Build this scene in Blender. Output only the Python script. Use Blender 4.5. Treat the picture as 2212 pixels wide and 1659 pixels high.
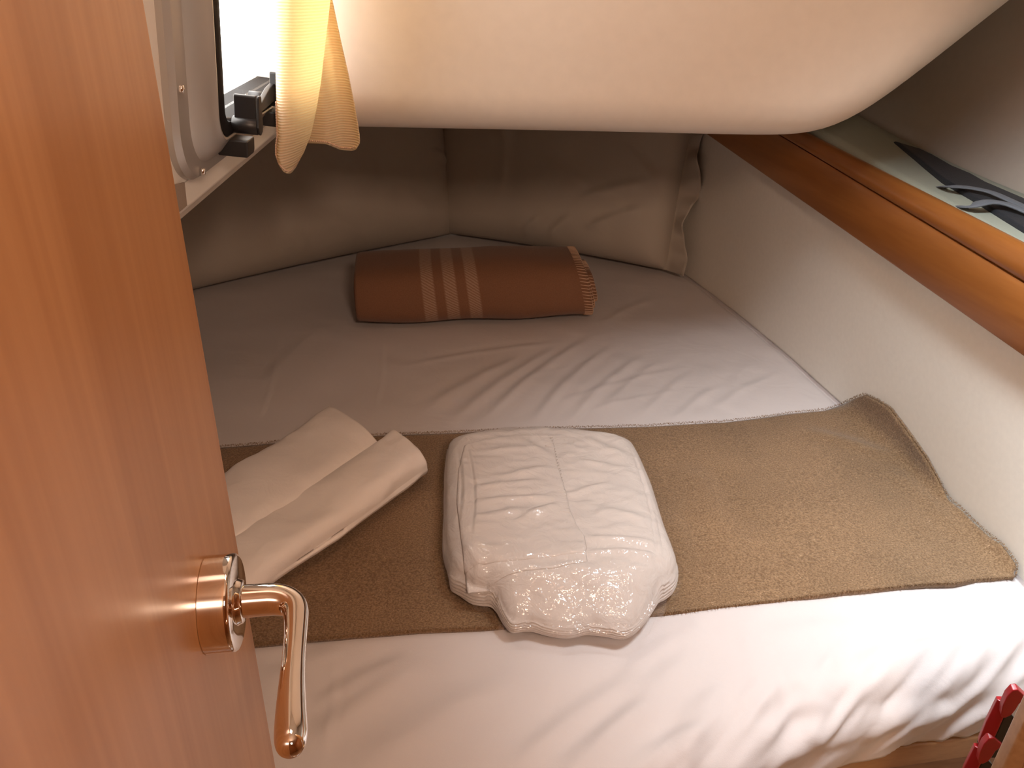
import bpy, bmesh, math, random
import numpy as np
from math import radians, sin, cos, pi, sqrt
from mathutils import Vector, Matrix
random.seed(7); rng = np.random.RandomState(7)
for o in list(bpy.data.objects): bpy.data.objects.remove(o)
SC = bpy.context.scene; COL = SC.collection

# ------------------------------------------------------------ camera
FPX, PITCH, ROLL = 1750.0, radians(28), radians(-1.5)
CAM = np.array([0, 0, 1.30])
fw = np.array([0, cos(PITCH), -sin(PITCH)]); r0 = np.array([1.0, 0, 0]); u0 = np.cross(r0, fw)
rt = r0*cos(ROLL) - u0*sin(ROLL); up = u0*cos(ROLL) + r0*sin(ROLL)
cd = bpy.data.cameras.new('camera'); cam = bpy.data.objects.new('camera', cd); COL.objects.link(cam)
M = Matrix.Identity(4)
for i in range(3):
    M[i][0], M[i][1], M[i][2], M[i][3] = rt[i], up[i], -fw[i], CAM[i]
cam.matrix_world = M
cd.sensor_width = 36; cd.lens = 36*FPX/2212; cd.clip_start = .01
SC.camera = cam

# ------------------------------------------------------------ world, lights, exposure
w = bpy.data.worlds.new('sky'); SC.world = w; w.use_nodes = True
w.node_tree.nodes['Background'].inputs[0].default_value = (1.0, .97, .93, 1)
w.node_tree.nodes['Background'].inputs[1].default_value = 9.0
SC.view_settings.view_transform = 'Standard'; SC.view_settings.look = 'None'
SC.view_settings.gamma = 1; SC.view_settings.use_curve_mapping = False
SC.view_settings.exposure = 0.0
def area(name, loc, target, size, energy, color, spread=180):
    l = bpy.data.lights.new(name, 'AREA'); l.shape = 'RECTANGLE'; l.size, l.size_y = size
    l.energy = energy; l.color = color; l.spread = radians(spread)
    o = bpy.data.objects.new(name, l); COL.objects.link(o); o.location = loc
    o.rotation_euler = (Vector(target) - Vector(loc)).to_track_quat('-Z', 'Y').to_euler()
    return o
area('cabin_lamp_light', (-.02, .50, 1.84), (.05, .90, .75), (.20, .20), 1.0, (1.0, .62, .44))
area('hatch_daylight', (.43, .52, 1.72), (.66, .74, .64), (.22, .18), 4.6, (.86, .945, 1.0), 76)
area('warm_fill_light', (.26, -.38, 1.66), (-.1, .9, .95), (.16, .16), 8.0, (1.0, .70, .50))  # added warm fill behind the camera to brighten door and cockpit moulding; no lamp there
area('sky_through_window', (-1.0, .62, 1.90), (.6, .95, .75), (.9, .9), 9.0, (1.0, .88, .76))

# ------------------------------------------------------------ geometry helpers
def ray(px, py): return fw + rt*(px-1106)/FPX - up*(py-829.5)/FPX
def hit(px, py, p0, n):
    d = ray(px, py); p0 = np.array(p0, float); n = np.array(n, float)
    return CAM + d*((p0-CAM) @ n)/(d @ n)
def atz(px, py, z): return hit(px, py, (0, 0, z), (0, 0, 1))
def tag(o, label=None, cat=None, group=None, kind=None):
    if label: o['label'] = label
    if cat: o['category'] = cat
    if group: o['group'] = group
    if kind: o['kind'] = kind
    return o
def obj(name, me, mat=None, parent=None, smooth=True):
    o = bpy.data.objects.new(name, me); COL.objects.link(o)
    if mat: me.materials.append(mat)
    if smooth: me.polygons.foreach_set('use_smooth', [True]*len(me.polygons))
    if parent: 
        o.parent = parent
        o.matrix_parent_inverse = Matrix.Translation(parent.location).inverted() if parent.type == 'EMPTY' else Matrix.Identity(4)
    return o
def pyd(name, V, F, mat=None, parent=None, smooth=True, uv=None):
    me = bpy.data.meshes.new(name); me.from_pydata([tuple(map(float, v)) for v in V], [], [tuple(map(int, f)) for f in F])
    if uv is not None:
        l = me.uv_layers.new(name='UVMap'); idx = np.zeros(len(me.loops), dtype=np.int32); me.loops.foreach_get('vertex_index', idx)
        l.data.foreach_set('uv', np.asarray(uv, dtype=np.float32)[idx].ravel())
    me.update(); return obj(name, me, mat, parent, smooth)
def gridf(n, m, cu=False, cv=False, off=0):
    i = np.arange(n if cu else n-1)[:, None]; j = np.arange(m if cv else m-1)[None, :]
    i2 = (i+1) % n; j2 = (j+1) % m
    a = i*m+j; b = i2*m+j; c = i2*m+j2; d = i*m+j2
    return np.stack([a, b, c, d], -1).reshape(-1, 4)+off
def grid(name, P, mat, parent=None, cu=False, cv=False, uv=None, flip=False):
    n, m = P.shape[:2]; F = gridf(n, m, cu, cv)
    if flip: F = F[:, ::-1]
    return pyd(name, P.reshape(-1, 3), F, mat, parent, uv=None if uv is None else uv.reshape(-1, 2))
def bmobj(name, bm, mat, parent=None, smooth=False, bevel=0, seg=2):
    me = bpy.data.meshes.new(name); bmesh.ops.recalc_face_normals(bm, faces=bm.faces); bm.to_mesh(me); bm.free()
    o = obj(name, me, mat, parent, smooth)
    if bevel:
        b = o.modifiers.new('bevel', 'BEVEL'); b.width = bevel; b.segments = seg; b.limit_method = 'ANGLE'
        me.polygons.foreach_set('use_smooth', [True]*len(me.polygons))
        wn = o.modifiers.new('wn', 'WEIGHTED_NORMAL'); wn.keep_sharp = True
    return o
def boxbm(bm, a, b):
    vs = [bm.verts.new((x, y, z)) for x in (a[0], b[0]) for y in (a[1], b[1]) for z in (a[2], b[2])]
    for f in ((0, 1, 3, 2), (4, 6, 7, 5), (0, 4, 5, 1), (2, 3, 7, 6), (0, 2, 6, 4), (1, 5, 7, 3)):
        bm.faces.new([vs[i] for i in f])
def box(name, a, b, mat, parent=None, bevel=0):
    bm = bmesh.new(); boxbm(bm, a, b); return bmobj(name, bm, mat, parent, bevel=bevel)
def prism(name, poly, vec, mat, parent=None, bevel=0, seg=2, smooth=False):
    bm = bmesh.new(); vec = np.array(vec)
    A = [bm.verts.new(tuple(p)) for p in poly]; B = [bm.verts.new(tuple(np.array(p)+vec)) for p in poly]
    bm.faces.new(A); bm.faces.new(B[::-1])
    for i in range(len(A)):
        j = (i+1) % len(A); bm.faces.new((A[i], B[i], B[j], A[j]))
    return bmobj(name, bm, mat, parent, bevel=bevel, seg=seg, smooth=smooth)
def resample(P, n, closed=False):
    P = np.asarray(P, float)
    if closed: P = np.vstack([P, P[:1]])
    s = np.r_[0, np.cumsum(np.linalg.norm(np.diff(P, axis=0), axis=1))]
    t = np.linspace(0, s[-1], n, endpoint=not closed)
    return np.stack([np.interp(t, s, P[:, k]) for k in range(P.shape[1])], 1)
def smoothc(P, k, closed=True):
    for _ in range(k):
        if closed: P = (np.roll(P, 1, 0)+2*P+np.roll(P, -1, 0))/4
        else:
            Q = P.copy(); Q[1:-1] = (P[:-2]+2*P[1:-1]+P[2:])/4; P = Q
    return P
def tube(name, pts, rad, mat, parent=None, seg=24, flat=None, caps=True):
    """swept tube with round ends; rad per point"""
    pts = np.asarray(pts, float); rad = np.asarray(rad, float)
    T = np.gradient(pts, axis=0); T /= np.linalg.norm(T, axis=1)[:, None]
    ref = np.array([0, 0, 1.0]) if abs(T[0][2]) < .9 else np.array([1.0, 0, 0])
    P = []
    for i in range(len(pts)):
        a = np.cross(T[i], ref); a /= np.linalg.norm(a); b = np.cross(a, T[i])
        an = np.linspace(0, 2*pi, seg, endpoint=False)
        fa, fb = flat if flat else (1, 1)
        P.append(pts[i]+rad[i]*(np.cos(an)[:, None]*a*fa+np.sin(an)[:, None]*b*fb))
    P = np.array(P); o_V = list(P.reshape(-1, 3)); F = [tuple(f) for f in gridf(len(pts), seg, cv=True)]
    if caps:
        n = len(pts); c0 = len(o_V); o_V.append(pts[0]); c1 = c0+1; o_V.append(pts[-1])
        for j in range(seg):
            F.append((c0, (j+1) % seg, j)); F.append((c1, (n-1)*seg+j, (n-1)*seg+(j+1) % seg))
    o = pyd(name, o_V, F, mat, parent); fixn(o); return o
def fixn(o):
    bm = bmesh.new(); bm.from_mesh(o.data); bmesh.ops.recalc_face_normals(bm, faces=bm.faces); bm.to_mesh(o.data); bm.free()
def vnoise(X, Y, s, seed=0):
    """smooth value noise on arrays"""
    r = np.random.RandomState(seed).rand(64, 64)*2-1
    x = X*s+100; y = Y*s+100; xi = np.floor(x).astype(int); yi = np.floor(y).astype(int)
    fx = x-xi; fy = y-yi; fx = fx*fx*(3-2*fx); fy = fy*fy*(3-2*fy)
    g = lambda a, b: r[a % 64, b % 64]
    return (g(xi, yi)*(1-fx)+g(xi+1, yi)*fx)*(1-fy)+(g(xi, yi+1)*(1-fx)+g(xi+1, yi+1)*fx)*fy
def creases(X, Y, segs):
    """sum of soft ridges along segments (x0,y0,x1,y1,width,amp)"""
    Z = np.zeros_like(X)
    for (x0, y0, x1, y1, wd, am) in segs:
        dx, dy = x1-x0, y1-y0; L = sqrt(dx*dx+dy*dy)+1e-9; ux, uy = dx/L, dy/L
        t = ((X-x0)*ux+(Y-y0)*uy)/L
        bow = .035*L*np.sin(pi*np.clip(t, 0, 1))
        d = (X-x0)*(-uy)+(Y-y0)*ux-bow
        fade = np.clip(t/.28, 0, 1)*np.clip((1-t)/.28, 0, 1); fade = fade*fade*(3-2*fade)
        Z += am*fade*(np.exp(-(d/wd)**2)-.55*np.exp(-((d-1.6*wd)/(1.3*wd))**2))
    return Z
def polysd(poly, X, Y):
    """positive inside distance to closed polygon"""
    P = np.asarray(poly)[:, :2]; Q = np.roll(P, -1, 0); D = np.full(X.shape, 1e9); ins = np.zeros(X.shape, bool)
    for (ax, ay), (bx, by) in zip(P, Q):
        ex, ey = bx-ax, by-ay; t = np.clip(((X-ax)*ex+(Y-ay)*ey)/(ex*ex+ey*ey+1e-12), 0, 1)
        D = np.minimum(D, np.hypot(X-ax-t*ex, Y-ay-t*ey))
        c = ((ay > Y) != (by > Y)) & (X < (bx-ax)*(Y-ay)/(by-ay+1e-12)+ax); ins ^= c
    return np.where(ins, D, -D)

# ------------------------------------------------------------ materials
def mat(name):
    m = bpy.data.materials.new(name); m.use_nodes = True; nt = m.node_tree
    return m, nt, nt.nodes['Principled BSDF'], nt.links.new
def plain(name, col, rough=.5, metal=0, spec=.5, coat=0, coatr=.1, bump=None, sheen=0):
    m, nt, p, L = mat(name)
    p.inputs['Base Color'].default_value = (*col, 1); p.inputs['Roughness'].default_value = rough
    p.inputs['Metallic'].default_value = metal; p.inputs['Specular IOR Level'].default_value = spec
    p.inputs['Coat Weight'].default_value = coat; p.inputs['Coat Roughness'].default_value = coatr
    p.inputs['Sheen Weight'].default_value = sheen
    tc = nt.nodes.new('ShaderNodeTexCoord')
    n = nt.nodes.new('ShaderNodeTexNoise'); n.inputs['Scale'].default_value = bump[0] if bump else 6; n.inputs['Detail'].default_value = 4
    L(tc.outputs['Object'], n.inputs['Vector'])
    mx = nt.nodes.new('ShaderNodeMix'); mx.data_type = 'RGBA'
    mx.inputs[6].default_value = (*[c*.95 for c in col], 1); mx.inputs[7].default_value = (*[min(1, c*1.04) for c in col], 1)
    L(n.outputs[0], mx.inputs[0]); L(mx.outputs[2], p.inputs['Base Color'])
    if bump:
        b = nt.nodes.new('ShaderNodeBump'); b.inputs['Strength'].default_value = bump[1]; b.inputs['Distance'].default_value = bump[2]
        L(n.outputs[0], b.inputs['Height']); L(b.outputs[0], p.inputs['Normal'])
    return m
def wood(name, ca, cb, scl=(60, 60, 2.2), rot=(0, 0, 0), rough=.32, coat=.6, coatr=.18):
    m, nt, p, L = mat(name); tc = nt.nodes.new('ShaderNodeTexCoord'); mp = nt.nodes.new('ShaderNodeMapping'); mp.vector_type = 'TEXTURE'
    mp.inputs['Rotation'].default_value = rot; mp.inputs['Scale'].default_value = [1/s for s in scl]
    L(tc.outputs['Object'], mp.inputs['Vector'])
    n1 = nt.nodes.new('ShaderNodeTexNoise'); n1.inputs['Scale'].default_value = 1; n1.inputs['Detail'].default_value = 3; n1.inputs['Distortion'].default_value = .6
    mp2 = nt.nodes.new('ShaderNodeMapping'); mp2.inputs['Scale'].default_value = (6, 6, 4)
    n2 = nt.nodes.new('ShaderNodeTexNoise'); n2.inputs['Scale'].default_value = 1; n2.inputs['Detail'].default_value = 2
    L(mp.outputs[0], n1.inputs['Vector']); L(mp.outputs[0], mp2.inputs['Vector']); L(mp2.outputs[0], n2.inputs['Vector'])
    ad = nt.nodes.new('ShaderNodeMath'); ad.operation = 'MULTIPLY_ADD'; ad.inputs[1].default_value = .30
    L(n2.outputs[0], ad.inputs[0]); L(n1.outputs[0], ad.inputs[2])
    cr = nt.nodes.new('ShaderNodeValToRGB'); e = cr.color_ramp.elements
    e[0].position = .42; e[0].color = (*ca, 1); e[1].position = .86; e[1].color = (*cb, 1)
    L(ad.outputs[0], cr.inputs[0]); L(cr.outputs[0], p.inputs['Base Color'])
    p.inputs['Roughness'].default_value = rough; p.inputs['Coat Weight'].default_value = coat; p.inputs['Coat Roughness'].default_value = coatr
    return m
def cloth(name, col, rough=.85, weave=900, wb=.15, fold=None, sheen=.1):
    """woven cloth: fine weave bump plus optional soft crumple bump"""
    m, nt, p, L = mat(name); tc = nt.nodes.new('ShaderNodeTexCoord')
    p.inputs['Base Color'].default_value = (*col, 1); p.inputs['Roughness'].default_value = rough
    p.inputs['Sheen Weight'].default_value = sheen; p.inputs['Specular IOR Level'].default_value = .25
    n = nt.nodes.new('ShaderNodeTexNoise'); n.inputs['Scale'].default_value = weave; L(tc.outputs['Object'], n.inputs['Vector'])
    b = nt.nodes.new('ShaderNodeBump'); b.inputs['Strength'].default_value = wb; b.inputs['Distance'].default_value = .001
    L(n.outputs[0], b.inputs['Height'])
    if fold:
        n2 = nt.nodes.new('ShaderNodeTexNoise'); n2.inputs['Scale'].default_value = fold[0]; n2.inputs['Detail'].default_value = 3; n2.inputs['Distortion'].default_value = 1.2
        mp = nt.nodes.new('ShaderNodeMapping'); mp.inputs['Scale'].default_value = fold[2] if len(fold) > 2 else (1, 1, 1)
        L(tc.outputs['Object'], mp.inputs[0]); L(mp.outputs[0], n2.inputs['Vector'])
        b2 = nt.nodes.new('ShaderNodeBump'); b2.inputs['Strength'].default_value = fold[1]; b2.inputs['Distance'].default_value = .01
        L(n2.outputs[0], b2.inputs['Height']); L(b.outputs[0], b2.inputs['Normal']); L(b2.outputs[0], p.inputs['Normal'])
    else: L(b.outputs[0], p.inputs['Normal'])
    return m
GEL = plain('gelcoat', (.70, .62, .54), .42, bump=(60, .08, .002))
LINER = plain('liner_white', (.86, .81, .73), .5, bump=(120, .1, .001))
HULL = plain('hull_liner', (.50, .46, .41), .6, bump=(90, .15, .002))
PANEL = plain('window_panel_white', (.86, .80, .72), .4)
SHEET = cloth('white_sheet', (.655, .60, .59), fold=(16, .10))
LINEN = cloth('white_linen', (.64, .585, .555), fold=(34, .32))
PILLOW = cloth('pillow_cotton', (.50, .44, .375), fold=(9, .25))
DOORW = wood('door_veneer', (.45, .195, .068), (.59, .285, .115), scl=(34, 34, 1.3), rough=.38, coat=.30, coatr=.22)
RAILW = wood('rail_teak', (.27, .088, .016), (.36, .128, .028), scl=(40, 3, 40), rot=(0, 0, radians(11)), rough=.38, coat=.4, coatr=.2)
BERTHW = wood('berth_wood', (.36, .19, .08), (.50, .29, .14), scl=(3, 60, 60), rough=.45, coat=.2)
POSTW = wood('post_wood', (.45, .24, .09), (.62, .36, .15), scl=(45, 45, 4), rough=.45, coat=.2)
CHROME = plain('chrome', (.93, .88, .84), .05, metal=1)
ALU = plain('brushed_aluminium', (.50, .47, .44), .38, metal=.6)
BLACK = plain('black_plastic', (.018, .017, .018), .42)
RUBBER = plain('black_rubber', (.008, .006, .006), .7, spec=.15)
RED = plain('red_plastic', (.42, .018, .025), .35, spec=.5)
SAGE = cloth('sage_cushion', (.36, .38, .31), weave=500, wb=.5)
NYLON = cloth('black_nylon', (.022, .024, .03), rough=.6, weave=700, wb=.5)
WEBG = cloth('grey_webbing', (.15, .165, .19), rough=.6, weave=900, wb=.6)
GREYP = plain('grey_patch', (.30, .23, .18), .9, bump=(700, .5, .001))
FLOORW = wood('floor_wood', (.30, .15, .06), (.42, .24, .11), scl=(3, 40, 40))

CLOTH2 = cloth('bright_cotton', (.88, .81, .77), fold=(22, .15))
# felt blanket
m, nt, p, L = mat('tan_felt'); FELT = m
tc = nt.nodes.new('ShaderNodeTexCoord')
n1 = nt.nodes.new('ShaderNodeTexNoise'); n1.inputs['Scale'].default_value = 430; n1.inputs['Detail'].default_value = 3
n2 = nt.nodes.new('ShaderNodeTexNoise'); n2.inputs['Scale'].default_value = 380; n2.inputs['Detail'].default_value = 2; n2.inputs['Distortion'].default_value = 2.0
n3 = nt.nodes.new('ShaderNodeTexNoise'); n3.inputs['Scale'].default_value = 7; n3.inputs['Detail'].default_value = 3
for n in (n1, n2, n3): L(tc.outputs['Object'], n.inputs['Vector'])
cr = nt.nodes.new('ShaderNodeValToRGB'); e = cr.color_ramp.elements
e[0].position = .36; e[0].color = (.165, .095, .048, 1); e[1].position = .66; e[1].color = (.31, .195, .107, 1)
fl = nt.nodes.new('ShaderNodeValToRGB'); e = fl.color_ramp.elements
e[0].position = .64; e[0].color = (0, 0, 0, 1); e[1].position = .72; e[1].color = (.6, .6, .6, 1)
mx = nt.nodes.new('ShaderNodeMix'); mx.data_type = 'RGBA'; mx.inputs[7].default_value = (.68, .47, .30, 1)
L(n1.outputs[0], cr.inputs[0]); L(n2.outputs[0], fl.inputs[0]); L(fl.outputs[0], mx.inputs[0]); L(cr.outputs[0], mx.inputs[6])
m2 = nt.nodes.new('ShaderNodeMix'); m2.data_type = 'RGBA'; m2.blend_type = 'MULTIPLY'; m2.inputs[0].default_value = 1
g3 = nt.nodes.new('ShaderNodeMapRange'); g3.inputs[1].default_value = .3; g3.inputs[2].default_value = .7; g3.inputs[3].default_value = .85; g3.inputs[4].default_value = 1.08
L(n3.outputs[0], g3.inputs[0]); L(mx.outputs[2], m2.inputs[6]); L(g3.outputs[0], m2.inputs[7]); L(m2.outputs[2], p.inputs['Base Color'])
p.inputs['Roughness'].default_value = .95; p.inputs['Sheen Weight'].default_value = .25; p.inputs['Specular IOR Level'].default_value = .1
b = nt.nodes.new('ShaderNodeBump'); b.inputs['Strength'].default_value = .9; b.inputs['Distance'].default_value = .0015
L(n1.outputs[0], b.inputs['Height']); L(b.outputs[0], p.inputs['Normal'])

# striped wool blanket, uv in metres (u along the roll)
m, nt, p, L = mat('striped_wool'); WOOL = m
uvn = nt.nodes.new('ShaderNodeUVMap'); sep = nt.nodes.new('ShaderNodeSeparateXYZ'); L(uvn.outputs[0], sep.inputs[0])
tw = nt.nodes.new('ShaderNodeTexWave'); tw.inputs['Scale'].default_value = 62; tw.inputs['Distortion'].default_value = 1.5; tw.inputs['Detail'].default_value = 2; tw.inputs['Detail Scale'].default_value = 4
mp = nt.nodes.new('ShaderNodeMapping'); mp.inputs['Rotation'].default_value = (0, 0, radians(-58)); L(uvn.outputs[0], mp.inputs[0]); L(mp.outputs[0], tw.inputs['Vector'])
def band(c, hw):
    a = nt.nodes.new('ShaderNodeMath'); a.operation = 'SUBTRACT'; a.inputs[1].default_value = c; L(sep.outputs[0], a.inputs[0])
    b_ = nt.nodes.new('ShaderNodeMath'); b_.operation = 'ABSOLUTE'; L(a.outputs[0], b_.inputs[0])
    r = nt.nodes.new('ShaderNodeMapRange'); r.inputs[1].default_value = hw-.002; r.inputs[2].default_value = hw+.002; r.inputs[3].default_value = 1; r.inputs[4].default_value = 0
    L(b_.outputs[0], r.inputs[0]); return r.outputs[0]
bs = [band(.150, .0125), band(.196, .0125), band(.243, .0125)]
s1 = nt.nodes.new('ShaderNodeMath'); s1.operation = 'ADD'; L(bs[0], s1.inputs[0]); L(bs[1], s1.inputs[1])
s2 = nt.nodes.new('ShaderNodeMath'); s2.operation = 'ADD'; L(s1.outputs[0], s2.inputs[0]); L(bs[2], s2.inputs[1])
tr = nt.nodes.new('ShaderNodeMapRange'); tr.inputs[3].default_value = .22; tr.inputs[4].default_value = .80; L(tw.outputs[0], tr.inputs[0])
mu = nt.nodes.new('ShaderNodeMath'); mu.operation = 'MULTIPLY'; L(s2.outputs[0], mu.inputs[0]); L(tr.outputs[0], mu.inputs[1])
nz = nt.nodes.new('ShaderNodeTexNoise'); nz.inputs['Scale'].default_value = 420; nz.inputs['Detail'].default_value = 3; L(uvn.outputs[0], nz.inputs['Vector'])
base = nt.nodes.new('ShaderNodeMix'); base.data_type = 'RGBA'; base.inputs[6].default_value = (.19, .088, .05, 1); base.inputs[7].default_value = (.28, .14, .08, 1); L(nz.outputs[0], base.inputs[0])
mx = nt.nodes.new('ShaderNodeMix'); mx.data_type = 'RGBA'; mx.inputs[7].default_value = (.46, .30, .21, 1); L(mu.outputs[0], mx.inputs[0]); L(base.outputs[2], mx.inputs[6]); L(mx.outputs[2], p.inputs['Base Color'])
p.inputs['Roughness'].default_value = .95; p.inputs['Sheen Weight'].default_value = .15; p.inputs['Specular IOR Level'].default_value = .1
b = nt.nodes.new('ShaderNodeBump'); b.inputs['Strength'].default_value = .6; b.inputs['Distance'].default_value = .001; L(nz.outputs[0], b.inputs['Height']); L(b.outputs[0], p.inputs['Normal'])
STITCH = plain('stitch_thread', (.62, .40, .27), .9)
HEMT = plain('hem_thread', (.66, .45, .33), .9)

# ribbed translucent curtain
m, nt, p, L = mat('ribbed_curtain'); CURT = m
tc = nt.nodes.new('ShaderNodeTexCoord'); wv = nt.nodes.new('ShaderNodeTexWave'); wv.bands_direction = 'Z'; wv.inputs['Scale'].default_value = 98; wv.inputs['Distortion'].default_value = .3; wv.inputs['Detail Scale'].default_value = 2
L(tc.outputs['Object'], wv.inputs['Vector'])
cm = nt.nodes.new('ShaderNodeMix'); cm.data_type = 'RGBA'; cm.inputs[6].default_value = (.80, .66, .53, 1); cm.inputs[7].default_value = (.88, .77, .66, 1)
L(wv.outputs[0], cm.inputs[0]); L(cm.outputs[2], p.inputs['Base Color']); p.inputs['Roughness'].default_value = .9
tm = nt.nodes.new('ShaderNodeMix'); tm.data_type = 'RGBA'; tm.inputs[6].default_value = (1.0, .80, .46, 1); tm.inputs[7].default_value = (1.0, .90, .62, 1); L(wv.outputs[0], tm.inputs[0])
tl = nt.nodes.new('ShaderNodeBsdfTranslucent'); L(tm.outputs[2], tl.inputs['Color'])
ms = nt.nodes.new('ShaderNodeMixShader'); ms.inputs[0].default_value = .55
L(p.outputs[0], ms.inputs[1]); L(tl.outputs[0], ms.inputs[2]); L(ms.outputs[0], nt.nodes['Material Output'].inputs[0])
b = nt.nodes.new('ShaderNodeBump'); b.inputs['Strength'].default_value = .6; b.inputs['Distance'].default_value = .0015; L(wv.outputs[0], b.inputs['Height']); L(b.outputs[0], p.inputs['Normal']); L(b.outputs[0], tl.inputs['Normal'])

def clear(name, gl, rough, tint=(1, 1, 1), bump=None):
    m, nt, p, L = mat(name); nt.nodes.remove(p)
    t = nt.nodes.new('ShaderNodeBsdfTransparent'); t.inputs[0].default_value = (*tint, 1)
    g = nt.nodes.new('ShaderNodeBsdfGlossy'); g.inputs['Roughness'].default_value = rough; g.inputs[0].default_value = (1, 1, 1, 1)
    lw = nt.nodes.new('ShaderNodeLayerWeight'); lw.inputs[0].default_value = .5
    pw = nt.nodes.new('ShaderNodeMath'); pw.operation = 'POWER'; pw.inputs[1].default_value = 4; L(lw.outputs['Facing'], pw.inputs[0])
    ma = nt.nodes.new('ShaderNodeMath'); ma.operation = 'MULTIPLY_ADD'; ma.inputs[1].default_value = gl*2; ma.inputs[2].default_value = gl*.5; ma.use_clamp = True; L(pw.outputs[0], ma.inputs[0])
    ms = nt.nodes.new('ShaderNodeMixShader'); L(ma.outputs[0], ms.inputs[0]); L(t.outputs[0], ms.inputs[1]); L(g.outputs[0], ms.inputs[2])
    L(ms.outputs[0], nt.nodes['Material Output'].inputs[0])
    if bump:
        tc = nt.nodes.new('ShaderNodeTexCoord'); h = None
        for (s, st, dist) in bump:
            n = nt.nodes.new('ShaderNodeTexNoise'); n.inputs['Scale'].default_value = s; n.inputs['Detail'].default_value = 2; n.inputs['Distortion'].default_value = 1.5
            L(tc.outputs['Object'], n.inputs['Vector'])
            ab = nt.nodes.new('ShaderNodeMath'); ab.operation = 'SUBTRACT'; ab.inputs[1].default_value = .5; L(n.outputs[0], ab.inputs[0])
            a2 = nt.nodes.new('ShaderNodeMath'); a2.operation = 'ABSOLUTE'; L(ab.outputs[0], a2.inputs[0])
            b = nt.nodes.new('ShaderNodeBump'); b.inputs['Strength'].default_value = st; b.inputs['Distance'].default_value = dist
            L(a2.outputs[0], b.inputs['Height'])
            if h: L(h, b.inputs['Normal'])
            h = b.outputs[0]
        L(h, g.inputs['Normal']); L(h, lw.inputs['Normal'])
    return m
FILM = clear('clear_film', .085, .11, (.995, .99, .985), bump=[(35, .5, .006), (95, .35, .002)])
GLASS = clear('window_glass', .06, .02)

# ------------------------------------------------------------ setting: hull, walls, ceiling
BED = .60
RA = np.array([.434, 1.902, 0]); RN = np.array([-.981, -.196, 0]); RN /= np.linalg.norm(RN)   # rail plane, facing inboard
RU = np.array([-RN[1], RN[0], 0])                       # along the rail (away from / toward the camera)
if RU[1] > 0: RU = -RU                                  # points toward camera
def rail_x(y): return RA[0]+(RA[1]-y)*(-RU[0]/RU[1])
wp = np.array([atz(*q, BED)[:2] for q in [(1490, 600), (1554, 646), (1655, 727), (1737, 799), (1815, 870)]]+[(.640, 1.05), (.665, .82), (.690, .62), (.71, .40)])
wp = np.vstack([[(.25, 2.5)], wp]); wp = wp[np.argsort(wp[:, 1])]
wy = np.linspace(.40, 2.5, 90); wx = smoothc(np.interp(wy, wp[:, 1], wp[:, 0])[:, None], 12, False)[:, 0]
def xw(y, z):
    """inboard face of the right hull lining"""
    b = np.interp(y, wy, wx); t = np.clip((z-.55)/(.92-.55), 0, 1); t = t*t*(3-2*t)
    return b*(1-t)+(rail_x(y)+.022)*t
zz = np.linspace(0, .97, 40); Yg, Zg = np.meshgrid(wy, zz, indexing='ij')
P = np.stack([xw(Yg, Zg), Yg, Zg], -1)
o = grid('wall_right', P, LINER); sd = o.modifiers.new('s', 'SOLIDIFY'); sd.thickness = .02; sd.offset = 1
tag(o, kind='structure')

# wall that carries the window (side of the cockpit), leaning in by 5 degrees
Q1 = atz(390, 470, 1.07); Q2 = atz(600, 290, 1.07); WU = Q2-Q1; WU /= np.linalg.norm(WU)
n0 = np.cross(WU, [0, 0, 1]); n0 /= np.linalg.norm(n0); ta = radians(5)
WW = np.array([0, 0, 1])*cos(ta)+n0*sin(ta); WN = np.cross(WU, WW)
def W(a, b, p=0): return Q1+WU*a+WW*b+WN*p
WA0, WA1, WB0, WB1 = -.02, .455, .030, .46               # window outer outline
def rrect(a0, a1, b0, b1, r, n=10):
    pts = []
    for cx, cy, s in ((a1-r, b1-r, 0), (a0+r, b1-r, 90), (a0+r, b0+r, 180), (a1-r, b0+r, 270)):
        for k in range(n+1):
            t = radians(s+90*k/n); pts.append((cx+r*cos(t), cy+r*sin(t)))
    return pts
# panel with a rounded hole, bridged ring by ring
hole = rrect(WA0+.01, WA1-.01, WB0+.006, WB1-.006, .045)
out = []
for (a, b_) in hole:                                     # project the hole outward onto the panel rectangle
    c = ((WA0+WA1)/2, (WB0+WB1)/2); dx, dy = a-c[0], b_-c[1]
    lo_a, hi_a, lo_b, hi_b = -1.9-c[0], .56-c[0], 0-c[1], .90-c[1]
    out.append((a, b_))
bm = bmesh.new()
def panel_face(bm, p):
    n = len(hole); H = [bm.verts.new(tuple(W(a, b_, p))) for a, b_ in hole]
    R = {k: bm.verts.new(tuple(W(*k, p))) for k in ((.56, .9), (-1.9, .9), (-1.9, 0), (.56, 0))}
    q = 11
    k = [(.56, .9), (-1.9, .9), (-1.9, 0), (.56, 0)]
    for c in range(4):
        for i in range(q-1): bm.faces.new((H[c*q+i], H[c*q+i+1], R[k[c]]))
        bm.faces.new((H[c*q+q-1], H[((c+1)*q) % n], R[k[(c+1) % 4]], R[k[c]]))
    return H, [R[i] for i in k]
H1, R1 = panel_face(bm, 0); H2, R2 = panel_face(bm, -.035)
for A, B in ((H1, H2), (R1, R2)):
    for i in range(len(A)):
        j = (i+1) % len(A); bm.faces.new((A[i], A[j], B[j], B[i]))
o = bmobj('wall_left', bm, PANEL, bevel=.006, seg=3); tag(o, kind='structure')

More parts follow.
